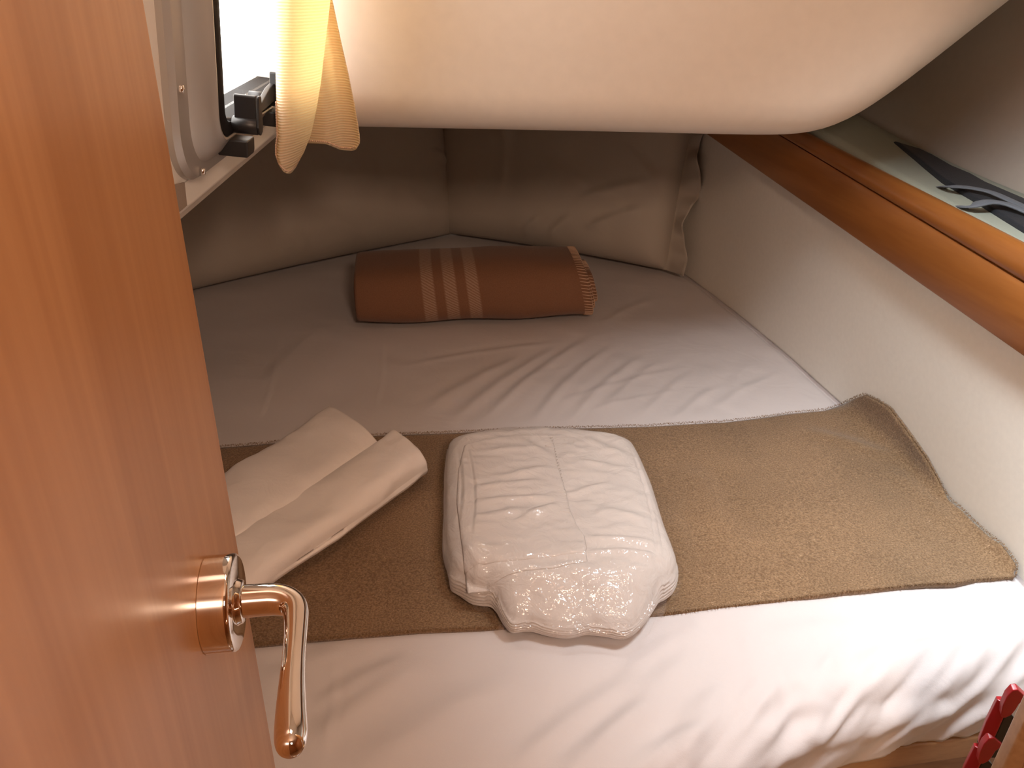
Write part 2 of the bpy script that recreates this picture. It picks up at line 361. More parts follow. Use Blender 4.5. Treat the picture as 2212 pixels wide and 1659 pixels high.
# outer shell
for nm, a, b_, mt in (('floor', (-1.4, -1.1, -.05), (1.3, 2.6, 0), FLOORW),
                      ('ceiling', (-.42, -1.1, 1.92), (1.3, 2.6, 1.97), GEL),
                      ('wall_back', (-1.4, 2.5, 0), (1.3, 2.56, 1.04), LINER), ('wall_stern', (-.36, 2.5, 1.0401), (1.3, 2.56, 1.9199), LINER),
                      ('wall_front', (-1.4, -1.1, 0), (1.3, -1.05, 1.04), DOORW), ('wall_bow', (-.42, -1.1, 1.0401), (1.3, -1.05, 1.9199), DOORW),
                      ('wall_outer', (-1.4, -1.05, 0), (-1.35, 2.5, 1.10), LINER),
                      ('trim_1', (-1.4, -1.05, 1.04), (-.345, 2.5, 1.068), GEL),
                      ('wall_side', (1.22, -1.05, 0), (1.27, 2.5, 1.92), DOORW)):
    if nm == 'trim_1':
        q = [W(-1.9, 0, -.030), W(.53, 0, -.030)]
        poly = [(-1.35, -1.05, 1.045), (q[0][0], q[0][1], 1.045), (q[1][0], q[1][1], 1.045), (-.33, 1.34, 1.045), (-.33, 2.5, 1.045), (-1.35, 2.5, 1.045)]
        o = prism(nm, poly, (0, 0, .0248), mt)
    else: o = box(nm, a, b_, mt)
    tag(o, kind='structure')

# moulded underside of the cockpit hanging over the berth
fr = [hit(px, py, (0, 1.13, 0), (0, 1, 0)) for px, py in [(560, 284), (780, 289), (1300, 299), (1600, 306), (1740, 308), (1795, 300), (1850, 280), (1916, 238), (2008, 170), (2212, 10)]]
fr = [(x, z) for x, _, z in fr]; sl = (fr[-1][1]-fr[-2][1])/(fr[-1][0]-fr[-2][0])
fr = [(-.36, fr[0][1])]+[q for q in fr if q[0] > -.35]
prof = resample(np.array(fr), 60); prof = smoothc(prof, 6, False)
xe, ze = prof[-1]; prof = np.vstack([prof, [(xe+.05, ze+.05*sl), (xe+.10, 1.92)]])
nrm = np.gradient(prof, axis=0); nrm = np.stack([-nrm[:, 1], nrm[:, 0]], 1); nrm /= np.linalg.norm(nrm, axis=1)[:, None]
nrm = smoothc(nrm, 12, False); nrm /= np.linalg.norm(nrm, axis=1)[:, None]
if nrm[10][1] < 0: nrm = -nrm
R_ = .055; rows = []
for k in range(13):                                     # rounded front edge, then the underside going back
    t = k/12*pi/2; ins = R_*(1-sin(t)); back = R_*(1-cos(t))
    rows.append([(x+n_[0]*ins, 1.13+back, z+n_[1]*ins) for (x, z), n_ in zip(prof, nrm)])
rows.append([(x, 2.48, z) for x, z in prof])
top = [(max(-.36, min(x, xe-.09)), 1.13, 1.92) for x, z in prof]
face = [top]
for f in (.15, .4, .7, .9): face.append([tuple(np.array(a)*(1-f)+np.array(b_)*f) for a, b_ in zip(top, rows[0])])
P = np.array(face+rows); o = grid('trim_2', P, GEL); fixn(o); tag(o, kind='structure')

# hull above the shelf, shelf, and the teak fiddle rail
sh = lambda x, y: .965+.10*(y-.95)
hp = [hit(a, b_, (0, .95, .965), (0, -.10, 1))[:2] for a, b_ in [(1850, 262), (1930, 311), (2054, 371), (2120, 402), (2212, 444)]]
hp = np.array([(hp[0][0]-.25, 2.5), (hp[0][0]-.10, hp[0][1]+.38)]+[tuple(q) for q in hp]+[(1.0, .75), (1.19, .42)])[::-1]
hy = np.linspace(.45, 2.5, 50); hx = smoothc(np.interp(hy, hp[:, 1], hp[:, 0])[:, None], 3, False)[:, 0]
P = np.array([[(x+(z-1)*.15, y, z) for z in np.linspace(.85, 1.93, 12)] for x, y in zip(hx, hy)])
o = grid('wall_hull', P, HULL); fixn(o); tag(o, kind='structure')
P = np.array([[(rail_x(y)+.022+(x-.004-rail_x(y)-.022)*f, y, sh(0, y)-.004-.006*sin(pi*f)) for f in np.linspace(0, 1, 8)] for x, y in zip(hx, hy) if x > rail_x(y)+.03])
o = grid('shelf_cushion', P, SAGE); s = o.modifiers.new('s', 'SOLIDIFY'); s.thickness = .02; s.offset = -1
tag(o, 'sage green fabric lining on the shelf behind the orange wood rail', 'cushion')

def raildepth(y, a, b): return np.interp(y, [.9, 1.9], [a, b])
def rail_pts(prof_fn, ys):
    return np.array([[np.array([rail_x(y), y, 0])+RN*d+np.array([0, 0, z]) for d, z in prof_fn(y)] for y in ys])
ys = np.linspace(.48, 2.15, 40)
low = lambda y: .875+(y-.908)*.0692; grv = lambda y: .956+(y-.943)*.0755; top_ = lambda y: .994+(y-.959)*.052
def fascia(y):
    l, g = low(y), grv(y); return [(-.004, l), (-.001, l-.001), (.001, l+.002), (.001, g-.004), (-.001, g), (-.018, g), (-.018, l)]
def cap(y):
    g, t = grv(y), top_(y); h = t-g; r = []
    for k in range(11):
        a = -pi/2+k/10*pi; r.append((-.004+.010*cos(a)-.010*(k/10)**1.5, g+.001+h*(.5+.5*sin(a))))
    return [(-.022, g+.001)]+r+[(-.024, t-.002)]
root = bpy.data.objects.new('fiddle_rail', None); COL.objects.link(root); root.location = (rail_x(1.2), 1.2, low(1.2))
tag(root, 'orange varnished teak rail running along the shelf above the right wall', 'rail')
for nm, fn in (('fascia_board', fascia), ('top_moulding', cap)):
    P = rail_pts(fn, ys); n, m_ = P.shape[:2]
    V = list(P.reshape(-1, 3)); F = [tuple(f) for f in gridf(n, m_, cv=True)]+[tuple(range(m_)), tuple(range((n-1)*m_, n*m_))[::-1]]
    o = pyd(nm, V, F, RAILW, root); fixn(o)
    md = o.modifiers.new('split', 'EDGE_SPLIT'); md.split_angle = radians(40)

# webbing bag and straps lying on the shelf against the hull
def onshelf(px, py, dz=0):
    return hit(px, py, (0, .95, .965+dz), (0, -.10, 1))
ol = [(1927, 316), (1946, 324), (1986, 336), (2013, 349), (2054, 373), (2094, 390), (2125, 408), (2212, 446), (2290, 485), (2290, 560), (2212, 516), (2125, 459), (2094, 439), (2033, 402), (1973, 352)]
pl = [onshelf(*q, .006) for q in ol]
o = prism('lee_cloth', pl, (0, 0, .012), NYLON, bevel=.004)
tag(o, 'crumpled black nylon lee cloth lying along the back of the shelf', 'cloth')
def strap(name, pts, wd, label, grp='grey ties on the black cloth'):
    C_ = smoothc(resample(np.array([onshelf(a, b_, h) for a, b_, h in pts]), 40), 6, False)
    T = np.gradient(C_, axis=0); T /= np.linalg.norm(T, axis=1)[:, None]; S = np.cross(T, [0, 0, 1]); S /= np.linalg.norm(S, axis=1)[:, None]
    up_ = np.cross(S, T)
    sec = [(-1, -.12), (-1, .12), (-.5, .2), (.5, .2), (1, .12), (1, -.12)]
    P = np.array([[c+s_*wd/2*a+u_*wd/2*b_ for a, b_ in sec] for c, s_, u_ in zip(C_, S, up_)])
    n, k = P.shape[:2]; V = P.reshape(-1, 3); F = [tuple(f) for f in gridf(n, k, cv=True)]+[tuple(range(k)), tuple(range((n-1)*k, n*k))[::-1]]
    o = pyd(name, V, F, WEBG); fixn(o); tag(o, label, 'strap', grp)
strap('webbing_strap', [(2030, 405, .010), (2050, 402, .022), (2090, 404, .024), (2140, 414, .024), (2212, 447, .024), (2290, 490, .024)], .015, 'straight grey webbing tie lying over the black cloth, nearest the hull')
strap('webbing_strap', [(2040, 450, .004), (2065, 445, .008), (2090, 449, .020), (2110, 441, .026), (2140, 434, .028), (2175, 440, .026), (2230, 462, .022), (2290, 500, .022)], .018, 'looped grey webbing tie crossing the black cloth beside the rail')
strap('webbing_strap', [(2072, 447, .012), (2086, 458, .010), (2096, 470, .006), (2106, 480, .003)], .019, 'short grey tie end hanging down toward the wooden rail')

# ------------------------------------------------------------ window
def ringsurf(name, prof, mt, parent=None, n=12, r0=.055):
    """sweep (inset, protrusion) profile round the window outline"""
    P = []
    for ins, pr in prof:
        P.append([W(a, b_, pr) for a, b_ in rrect(WA0+ins*1.4, WA1-ins*1.0, WB0+ins*.7, WB1-ins*.7, max(.012, r0-ins*.6), n)])
    o = grid(name, np.array(P), mt, parent, cv=True); fixn(o)
    md = o.modifiers.new('split', 'EDGE_SPLIT'); md.split_angle = radians(32); return o
wr = bpy.data.objects.new('window_1', None); COL.objects.link(wr); wr.location = tuple(W(.2, .03)); tag(wr, kind='structure')
ringsurf('window_frame', [(.004, -.030), (.0, -.002), (0, .006), (.004, .011), (.020, .0125), (.024, .017), (.040, .025), (.043, .026), (.046, .028), (.0485, .0275), (.049, .022), (.049, -.028)], ALU, wr)
ringsurf('window_seal', [(.0495, -.02), (.0495, .0275), (.055, .0285), (.0655, .026), (.0665, .022), (.067, .0), (.067, -.02)], RUBBER, wr)
pg = [W(a, b_, .004) for a, b_ in rrect(WA0+.067*1.4, WA1-.067, WB0+.067*.7, WB1-.067*.7, .024)]
prism('window_pane', pg, tuple(-WN*.004), GLASS, wr)
for a, b_ in ((-.022, .122), (.032, .038), (-.022, .30)):
    c = W(a, b_, .0165 if b_ > .1 else .0125); tube('screw', [c, c+WN*.003, c+WN*.0035], [.0035, .0033, .0005], CHROME, wr, seg=12)
def wab(px, py, p):
    d_ = hit(px, py, Q1+WN*p, WN)-Q1; return float(d_ @ WU), float(d_ @ WW)
def latch(name, px, py, label):
    """lever latch standing out from the window frame; (px, py) is where its barrel starts"""
    a, b_ = wab(px, py, .028); B3 = lambda x, y, p: W(a+x, b_+y, p)
    rt_ = bpy.data.objects.new(name, None); COL.objects.link(rt_); rt_.location = tuple(B3(0, 0, .026))
    tag(rt_, label, 'latch', 'black window latches')
    tube('barrel', [B3(0, 0, .0265), B3(0, 0, .027), B3(0, 0, .0515), B3(0, 0, .052)], [.0078, .0086, .0086, .0078], BLACK, rt_, seg=32)
    tube('pivot_base', [B3(0, 0, .004), B3(0, 0, .0262)], [.0060, .0060], BLACK, rt_, seg=24)
    prism('lever', [B3(x, y, .029) for x, y in ((-.004, .004), (.003, .006), (.003, .0285), (.001, .030), (-.003, .030), (-.004, .0285))], tuple(WN*.0215), BLACK, rt_, bevel=.0008)
    q = [(-.005, .0285), (-.0035, .030), (.002, .030), (.0045, .0285), (.0075, .006), (.0088, 0), (.0062, -.0062), (0, -.0088), (-.0062, -.0062), (-.0088, 0), (-.0070, .006)]
    prism('side_plate', [B3(x, y, .0522) for x, y in q], tuple(WN*.0024), BLACK, rt_, bevel=.0006)
    prism('catch_block', [B3(x, y, .0135) for x, y in ((-.014, -.0300), (.012, -.0300), (.015, -.026), (.015, -.0135), (-.014, -.0135))], tuple(WN*.030), BLACK, rt_, bevel=.0015)
latch('window_latch', 507, 268, 'black latch at the lower corner of the window, fully in view')
latch('window_latch', 583, 212, 'black latch partly hidden behind the hanging curtain')
# black rail joining the two latches along the sill of the pane
ar = [wab(556, 242, .030), wab(556, 222, .030), wab(574, 190, .030), wab(598, 166, .030), wab(640, 140, .030), wab(640, 180, .030), wab(598, 205, .030), wab(575, 226, .030)]
prism('latch_rail', [W(a, b_, .0286) for a, b_ in ar], tuple(WN*.006), BLACK, wr, bevel=.001)
o = prism('fabric_patch', [W(a, b_, .0008) for a, b_ in ((-.030, .038), (.012, .031), (.014, .008), (-.035, .008))], tuple(WN*.0015), GREYP)
tag(o, 'grey brown fabric patch stuck on the white panel beside the door', 'patch')

# ------------------------------------------------------------ curtain
def cp(px, py, y): return hit(px, py, (0, y, 0), (0, 1, 0))
rowsy = [-260, -120, 0, 100, 200, 300]
front_L = [(588, -260), (589, -120), (588, 0), (594, 100), (596, 180), (598, 250), (600, 300), (597, 320), (597, 340), (604, 360)]
front_R = [(722, -260), (720, -120), (715, 0), (703, 100), (694, 180), (684, 240), (673, 290), (663, 315), (657, 330), (648, 345)]
back_Q = [(700, -260), (705, -120), (716, 0), (735, 90), (751, 160), (764, 225), (772, 270), (775, 290), (776, 308), (768, 321)]
back_M = [(640, -260), (640, -120), (640, 0), (640, 90), (640, 150), (642, 200), (645, 240), (648, 260), (650, 285), (654, 309)]
back_2 = [(668, -260), (670, -120), (676, 0), (685, 90), (692, 150), (698, 210), (702, 250), (704, 268), (704, 290), (704, 311)]
nR = 90
cols = []
fL = resample(np.array(front_L, float), nR); fR = resample(np.array(front_R, float), nR)
bQ = resample(np.array(back_Q, float), nR); bM = resample(np.array(back_M, float), nR); b2 = resample(np.array(back_2, float), nR)
rowsP = []
for i in range(nR):
    t = i/(nR-1); ctrl = []
    L_, R2_ = fL[i], fR[i]
    for f, dy in ((0, .965), (.08, .955), (.3, .95+.012*t), (.55, .965+.01*t), (.8, .985+.01*t), (.96, 1.01)):
        q = L_*(1-f)+R2_*f
        if i == nR-1: q[1] += 14*sin(pi*f)
        ctrl.append(cp(q[0], q[1]+10*sin(pi*f)*t**8, dy))
    ctrl.append(cp(R2_[0], R2_[1], 1.025)); ctrl.append(cp(R2_[0]-6-10*t, R2_[1], 1.05))
    for q, dy in ((bM[i], 1.085), (b2[i], 1.075), (.5*b2[i]+.5*bQ[i]+np.array([0, 8*t**6]), 1.10), (.12*b2[i]+.88*bQ[i]+np.array([0, 6*t**6]), 1.095), (bQ[i], 1.085)):
        ctrl.append(cp(q[0], q[1], dy))
    rowsP.append(smoothc(resample(np.array(ctrl), 110), 5, False))
P = np.array(rowsP)
o = grid('curtain', P, CURT); s = o.modifiers.new('s', 'SOLIDIFY'); s.thickness = .0012
tag(o, 'cream ribbed fabric curtain hanging over the end of the window', 'curtain')
hm = P[-1]; st = []
bm = bmesh.new()
E_ = resample(np.vstack([P[-20:, 0][::1], hm]), 110)
for k in range(0, 108):
    a = Vector(E_[k]); d = Vector(E_[k+1])-a; a = a+Vector((0, -.0012, .0035))
    bmesh.ops.create_uvsphere(bm, u_segments=6, v_segments=4, radius=.0011, matrix=Matrix.Translation(a) @ Matrix.Scale(1.6, 4, d.normalized() if d.length else Vector((1, 0, 0))))
bmobj('hem_stitching', bm, HEMT, o, smooth=True)

# ------------------------------------------------------------ mattress with fitted sheet
fx = np.array([-1.35, -.6, -.2, 0, .1, .2, .3, .357, .436, .539, .586, .66, .80]); fy = np.array([.40, .40, .405, .44, .475, .52, .575, .602, .634, .658, .668, .69, .72])
xs_ = np.linspace(-1.33, .80, 420); yf = smoothc(np.interp(xs_, fx, fy)[:, None], 8, False)[:, 0]
ts = np.linspace(0, 1, 400)
X = np.repeat(xs_[:, None], len(ts), 1); Y = yf[:, None]+(2.46-yf[:, None])*(1-ts)[None, :]**1.15
def I2(segs, k=1.0):
    r = []
    for (a, b_, c, d, w_, am) in segs:
        p_ = atz(a, b_, BED); q_ = atz(c, d, BED); r.append((p_[0], p_[1], q_[0], q_[1], w_*.001, am*.001*k))
    return r
FOLDS = I2([  # long soft pulls across the middle
 (960, 930, 1230, 735, 12, 4.0), (1030, 925, 1290, 720, 11, 4.5), (1140, 930, 1330, 740, 10, 4.0), (1220, 925, 1400, 760, 9, 3.0),
 (1290, 905, 1440, 770, 9, 2.2), (1380, 910, 1500, 800, 9, 2.0), (900, 900, 1150, 760, 13, 3.0), (1180, 880, 1500, 790, 8, 1.4),
 (840, 800, 1240, 735, 9, 1.8), (1300, 700, 1420, 640, 12, 2.0), (1450, 915, 1560, 830, 8, 1.6), (1520, 900, 1700, 800, 9, 1.3),
 (1560, 905, 1640, 760, 10, 1.2), (1100, 830, 1330, 770, 6, .8), (1230, 900, 1480, 840, 6, .9),
 # pressed-in crease lines from folding
 (822, 715, 793, 940, 2.6, 2.0), (600, 690, 540, 950, 2.6, 2.0), (1020, 720, 1040, 920, 2.4, .8), (725, 1385, 688, 1700, 2.6, 2.2),
 (1205, 1345, 1145, 1659, 2.2, .6),
 # foreground
 (640, 1640, 930, 1420, 16, 4.0), (660, 1540, 900, 1410, 11, 3.5), (720, 1700, 1180, 1440, 20, 3.0), (1090, 1680, 1420, 1440, 13, 4.5),
 (1180, 1700, 1440, 1500, 12, 4.0), (1240, 1700, 1520, 1390, 15, 3.5), (1390, 1700, 1580, 1470, 11, 4.0), (1330, 1480, 1480, 1360, 10, 2.0),
 (1600, 1330, 1640, 1560, 12, 2.5), (1740, 1320, 1800, 1480, 11, 2.0), (1850, 1310, 1960, 1420, 9, 2.2), (1960, 1400, 2140, 1380, 10, 2.6),
 (1960, 1290, 2080, 1380, 10, 2.2), (2060, 1330, 2200, 1420, 9, 2.0), (1650, 1420, 1690, 1600, 9, 2.4), (1120, 1370, 1230, 1400, 16, 2.0),
 (560, 1480, 760, 1395, 12, 2.4), (1620, 1380, 1900, 1350, 14, 1.2), (2100, 1270, 2200, 1330, 8, 2.0), (1840, 1440, 2010, 1400, 12, 1.8),
 (1480, 1340, 1560, 1420, 8, 1.0), (560, 850, 700, 700, 14, 1.4)])
# gathers pulling over the front edge
for k, (a, b_, c, d) in enumerate([(1440, 1700, 1560, 1520), (1520, 1690, 1660, 1530), (1600, 1680, 1700, 1540), (1660, 1670, 1800, 1530), (1730, 1640, 1860, 1520), (1800, 1620, 1900, 1500),
                                   (1860, 1600, 1960, 1500), (1930, 1590, 2040, 1490), (1990, 1570, 2090, 1490), (2050, 1560, 2130, 1500), (1470, 1640, 1520, 1560), (1770, 1580, 1790, 1490), (1340, 1700, 1500, 1560)]):
    FOLDS += I2([(a, b_, c, d, 9+3*(k % 3), 4.0+1.2*(k % 2))])
na = 26; arc = np.linspace(0, .150, 44)[1:]                # unrolled length over the front edge
Xr = np.concatenate([X, np.repeat(xs_[:, None], len(arc), 1)], 1)
R2_ = .058
Y = yf[:, None]+R2_+(2.46-yf[:, None]-R2_)*(1-ts)[None, :]**1.15
Yr = np.concatenate([Y, yf[:, None]+R2_-arc[None, :]], 1)
sa_ = np.concatenate([np.zeros_like(Y), np.repeat(arc[None, :], len(xs_), 0)], 1)
H = creases(Xr, Yr, FOLDS)+.0022*vnoise(Xr, Yr, 7, 1)+.0011*vnoise(Xr+.5*Yr, Yr, 19, 2)
H += .0016*np.clip(vnoise(Xr*.55+Yr*.5, Xr-Yr*.5, 30, 5), 0, 1)*np.clip((Xr+.15)*2, 0, 1)*np.clip((1.9-Yr)*2, 0, 1)
gat = .0046*vnoise((Xr-1.15*Yr), (Xr+Yr)*.16, 42, 4)+.0035*vnoise((Xr-.9*Yr), (Xr+Yr)*.12, 85, 14)
H += gat*np.clip((yf[:, None]+R2_+.035-Yr)/.07, 0, 1)*(.35+.65*np.clip((Xr-.05)*4, 0, 1))
lim = R2_*pi/2; ph = np.clip(sa_/R2_, 0, pi/2); rest = np.clip(sa_-lim, 0, None)
front = sa_ > 0
Yb = np.where(front, yf[:, None]+R2_-R2_*np.sin(ph)+.10*rest, Yr); Zb = BED-R2_*(1-np.cos(ph))-rest*.985
P = np.stack([Xr, Yb-H*np.sin(ph), Zb+H*np.cos(ph)], -1)
P[:, :, 2] += -.008*np.exp(-((xw(Yb, BED)-Xr)/.012)**2)*np.cos(ph)
P[:, -1, 1] += .05; P[:, -1, 2] = .4872
P[:, :, 2] = np.maximum(P[:, :, 2], .4868)
# trim to the hull lining on the right
P[:, :, 0] = np.minimum(P[:, :, 0], xw(P[:, :, 1], np.clip(P[:, :, 2], .4, .97))-.0015)
o = grid('mattress', P, SHEET); fixn(o)
tag(o, 'double berth mattress in a creased white fitted sheet', 'mattress')

# berth base, front board, locker top under the mattress
q = [(-1.34, .42), (-.2, .42), (.05, .47), (.26, .53)]+[tuple(atz(*p_, .485)[:2]) for p_ in [(1800, 1659), (1830, 1634), (1870, 1626), (1980, 1611), (2109, 1593), (2150, 1588)]]+[(.68, .69), (.64, .9), (.60, 1.3), (.43, 1.9), (.25, 2.45), (-1.34, 2.45)]
br = bpy.data.objects.new('berth', None); COL.objects.link(br); br.location = (0, 1.2, 0); tag(br, 'brown wooden berth base under the white mattress', 'berth')
prism('berth_board', [(x, y, .448) for x, y in q], (0, 0, .037), BERTHW, br, bevel=.003)
q2 = [(-1.34, .45), (.05, .50)]+[(x-.006, y+.012) for x, y in q[4:10]]+[(.68, .70), (.43, 1.88), (.25, 2.44), (-1.34, 2.44)]
prism('base_panel', [(x, y, .0) for x, y in q2], (0, 0, .4475), BERTHW, br)
o = box('step', (.31, .482, .36), (.555, .585, .405), POSTW, bevel=.003); tag(o, 'pale wooden step at the foot of the berth', 'step')

# ------------------------------------------------------------ tan felt blanket laid across the berth
far = [(300, 985), (475, 966), (600, 957), (750, 943), (950, 935), (1080, 930), (1200, 926), (1400, 921), (1563, 913), (1640, 902), (1700, 893), (1783, 886), (1820, 873), (1845, 861), (1866, 853)]
near = [(300, 1412), (550, 1391), (700, 1379), (900, 1363), (1100, 1353), (1300, 1335), (1450, 1321), (1600, 1304), (1800, 1282), (2000, 1263), (2060, 1262), (2110, 1252), (2150, 1249), (2192, 1246)]
rgt = [(1866, 853), (1895, 866), (1922, 882), (1942, 908), (1960, 935), (1998, 984), (2025, 1030), (2050, 1077), (2075, 1098), (2105, 1131), (2135, 1160), (2160, 1176), (2190, 1213), (2196, 1225), (2192, 1246)]
nu, nv = 260, 110
A = resample(np.array(far, float), nu); B = resample(np.array(near, float), nu); Cc = resample(np.array(rgt, float), nv); Dd = resample(np.array([(300, 985), (300, 1412)], float), nv)
u = np.linspace(0, 1, nu)[:, None, None]; v = np.linspace(0, 1, nv)[None, :, None]
PX = (1-v)*A[:, None]+v*B[:, None]+(1-u)*Dd[None]+u*Cc[None]-((1-u)*(1-v)*A[0]+u*(1-v)*A[-1]+(1-u)*v*B[0]+u*v*B[-1])
def hitcloth(px, py):
    d = ray(px, py); t = (BED+.006-CAM[2])/d[2]; p_ = CAM+d*t
    if p_[0] > xw(p_[1], p_[2])-.007:
        lo, hi = t*.6, t
        for _ in range(24):
            m_ = (lo+hi)/2; q_ = CAM+d*m_
            if q_[0] > xw(q_[1], q_[2])-.007: hi = m_
            else: lo = m_
        p_ = CAM+d*lo
    return p_
P = np.array([[hitcloth(*PX[i, j]) for j in range(nv)] for i in range(nu)])
Z0 = P[:, :, 2].copy()
for _ in range(40):                                     # relax the bend where it climbs the wall
    Q = P.copy(); Q[1:-1, 1:-1] = (P[:-2, 1:-1]+P[2:, 1:-1]+P[1:-1, :-2]+P[1:-1, 2:]+2*P[1:-1, 1:-1])/6; P = Q
P[:, :, 2] += .0022*vnoise(P[:, :, 0], P[:, :, 1], 9, 8)+creases(P[:, :, 0], P[:, :, 1], I2([(1480, 1000, 1560, 1180, 22, 3), (1720, 930, 1960, 1010, 18, 4), (1900, 1000, 2090, 1180, 16, 3), (1440, 1100, 1480, 1300, 16, 3)]))
P[:, :, 2] = np.maximum(P[:, :, 2], BED+.004)
o = grid('felt_blanket', P, FELT)
s = o.modifiers.new('s', 'SOLIDIFY'); s.thickness = .007; s.offset = 1 if True else 0
tag(o, 'flat tan felt blanket laid across the white bed', 'blanket')
FB = o
# loose fibres along the far and near edge
bm = bmesh.new()
def fibre(p_, d_, L_):
    a = Vector(p_); d_ = Vector(d_).normalized(); s_ = d_.cross(Vector((0, 0, 1))).normalized()*.00035
    m_ = a+d_*L_*.5+Vector((0, 0, .001)); e_ = a+d_*L_+Vector((rng.uniform(-.001, .001), 0, -.001))
    v_ = [bm.verts.new(q_) for q_ in (a-s_, a+s_, m_+s_, m_-s_, e_)]; bm.faces.new(v_[:4]); bm.faces.new((v_[3], v_[2], v_[4]))
for edge, sg in ((P[:, 0], 1), (P[:, -1], -1)):
    E_ = resample(edge, 1500)
    for p_ in E_: fibre(p_+np.array([rng.uniform(-.0005, .0005), 0, rng.uniform(-.0, .004)]), (rng.uniform(-.7, .7), sg, rng.uniform(-.2, .4)), rng.uniform(.002, .0048))
E_ = resample(P[-1], 700)
for p_ in E_: fibre(p_+np.array([0, 0, rng.uniform(0, .004)]), (1, rng.uniform(-.6, .9), rng.uniform(0, .8)), rng.uniform(.002, .004))
oo = bmobj('edge_fibres', bm, FELT, FB); tag(oo, kind='stuff')

# ------------------------------------------------------------ folded linen in a clear bag
def slab(name, ol, z0, hf, mt, parent=None, M_=260, R_=70, layers=4, ripple=.0016, closed=True):
    """cloth pile: top from height function hf, layered side going down to z0"""
    c = ol.mean(0); rings = []
    for k in range(1, R_+1):
        s_ = (k/R_)**.8; q_ = c+(ol-c)*s_; rings.append(np.stack([q_[:, 0], q_[:, 1], z0+hf(q_[:, 0], q_[:, 1])], -1))
    ze_ = rings[-1][:, 2]
    d = ol-c; d /= np.linalg.norm(d, axis=1)[:, None]
    ph = vnoise(ol[:, 0], ol[:, 1], 25, 3)
    for k in range(1, 21):
        f = k/20; r_ = ripple*(np.abs(np.sin(pi*layers*f+ph*2.2))*1.2-.3)*(1+.8*ph)+.002*sin(pi*f)
        q_ = ol+d*r_[:, None]-d*.006*max(0, f-.85)/.15; rings.append(np.stack([q_[:, 0], q_[:, 1], ze_+(z0-ze_)*f], -1))
    V = list(np.array(rings).reshape(-1, 3)); n = len(rings)
    F = [tuple(f) for f in gridf(n, M_, cv=True)]; V.append(np.array([c[0], c[1], z0+float(hf(np.array([c[0]]), np.array([c[1]]))[0])])); ci = len(V)-1
    F += [(ci, j, (j+1) % M_) for j in range(M_)]
    if closed: F.append(tuple(range((n-1)*M_, n*M_))[::-1])
    o = pyd(name, V, F, mt, parent); fixn(o); return o
def outline(px, M_=260, z=BED+.02, sm=3, zt=.035):
    q_ = np.array([atz(a, b_, z+zt*(1388-b_)/(1388-926))[:2] for a, b_ in px]); return smoothc(resample(q_, M_, True), sm)
PZ = BED+.014
pk_px = [(967, 958), (985, 949), (1030, 940), (1095, 928), (1170, 927), (1264, 936), (1345, 949), (1369, 961), (1385, 995), (1408, 1056), (1434, 1157), (1450, 1205), (1461, 1244), (1450, 1268), (1421, 1290), (1408, 1312), (1394, 1336), (1368, 1364), (1343, 1376), (1320, 1370), (1268, 1362), (1230, 1372), (1193, 1368), (1144, 1354), (1104, 1360), (1086, 1332), (1072, 1303), (1060, 1296), (1045, 1294), (1024, 1292), (1000, 1276), (975, 1262), (970, 1225), (962, 1186), (962, 1075), (963, 1000)]
mo = outline(pk_px, M_=320)
def dome(sd, Hh, r): q_ = np.clip(1-np.clip(sd, 0, None)/r, 0, 1); return Hh*(.50+.50*np.sqrt(np.clip(1-q_*q_, 0, 1)))
PK = I2([(1010, 1000, 1200, 990, 7, 1.6), (1000, 1085, 1190, 1060, 7, 2.2), (1010, 1110, 1200, 1098, 5, 1.8), (1060, 1060, 1200, 1030, 8, 2.0), (1120, 970, 1190, 1010, 8, 2.0), (1250, 960, 1360, 1010, 9, 2.2),
         (1210, 1090, 1330, 1060, 7, 1.8), (1010, 1150, 1210, 1120, 9, 2.2), (1240, 1185, 1430, 1195, 6, 2.2), (1250, 1215, 1440, 1220, 5, 2.0), (1100, 1160, 1215, 1110, 6, 2.4), (1270, 1120, 1400, 1140, 9, 2.0),
         (1230, 1010, 1380, 1040, 8, 1.8), (1080, 1260, 1330, 1255, 8, 1.6), (1140, 1300, 1180, 1350, 8, 2.2), (1220, 1300, 1240, 1360, 9, 2.0), (1003, 962, 1016, 1200, 2.5, -1.6), (983, 960, 985, 1180, 2.5, -1.4), (1352, 958, 1420, 1262, 2.2, -1.8), (1366, 1000, 1436, 1240, 2.5, -1.0), (1300, 1290, 1330, 1350, 9, 2.2), (1000, 1190, 1050, 1270, 5, 2.2)], 1.0)
def wr_(x, y): return creases(x, y, [(a-.0, b_-.0, c, d, e_, f_) for a, b_, c, d, e_, f_ in PKs])+.0014*vnoise(x, y, 22, 11)+.0007*vnoise(x, y*2, 60, 12)
def shift(segs, dz):                                    # creases drawn on the bed plane, moved up to the pile's top
    r = []
    for s_ in segs:
        k = (CAM[2]-BED-dz)/(CAM[2]-BED); r.append((s_[0]*k, s_[1]*k, s_[2]*k, s_[3]*k, s_[4], s_[5]))
    return r
PKs = shift(PK, .06)
_yA = atz(1200, 1235, BED+.06)[1]; _yB = atz(1200, 1345, BED+.045)[1]
def hmain(x, y):
    sd_ = polysd(mo[::4], x, y); k = np.clip((_yA-y)/(_yA-_yB), 0, 1); k = k*k*(3-2*k)
    return dome(sd_, .060-.026*k, .036+.012*k)+1.5*wr_(x, y)*np.clip(sd_/.02, 0, 1)
pk = bpy.data.objects.new('linen_package', None); COL.objects.link(pk); pk.location = (float(mo[:, 0].mean()), float(mo[:, 1].mean()), PZ)
tag(pk, 'stack of folded white bed linen in a clear plastic bag', 'linen package')
slab('folded_sheets', mo, PZ, hmain, LINEN, pk, M_=320, layers=6, ripple=.0015)
zt_ = PZ+.060
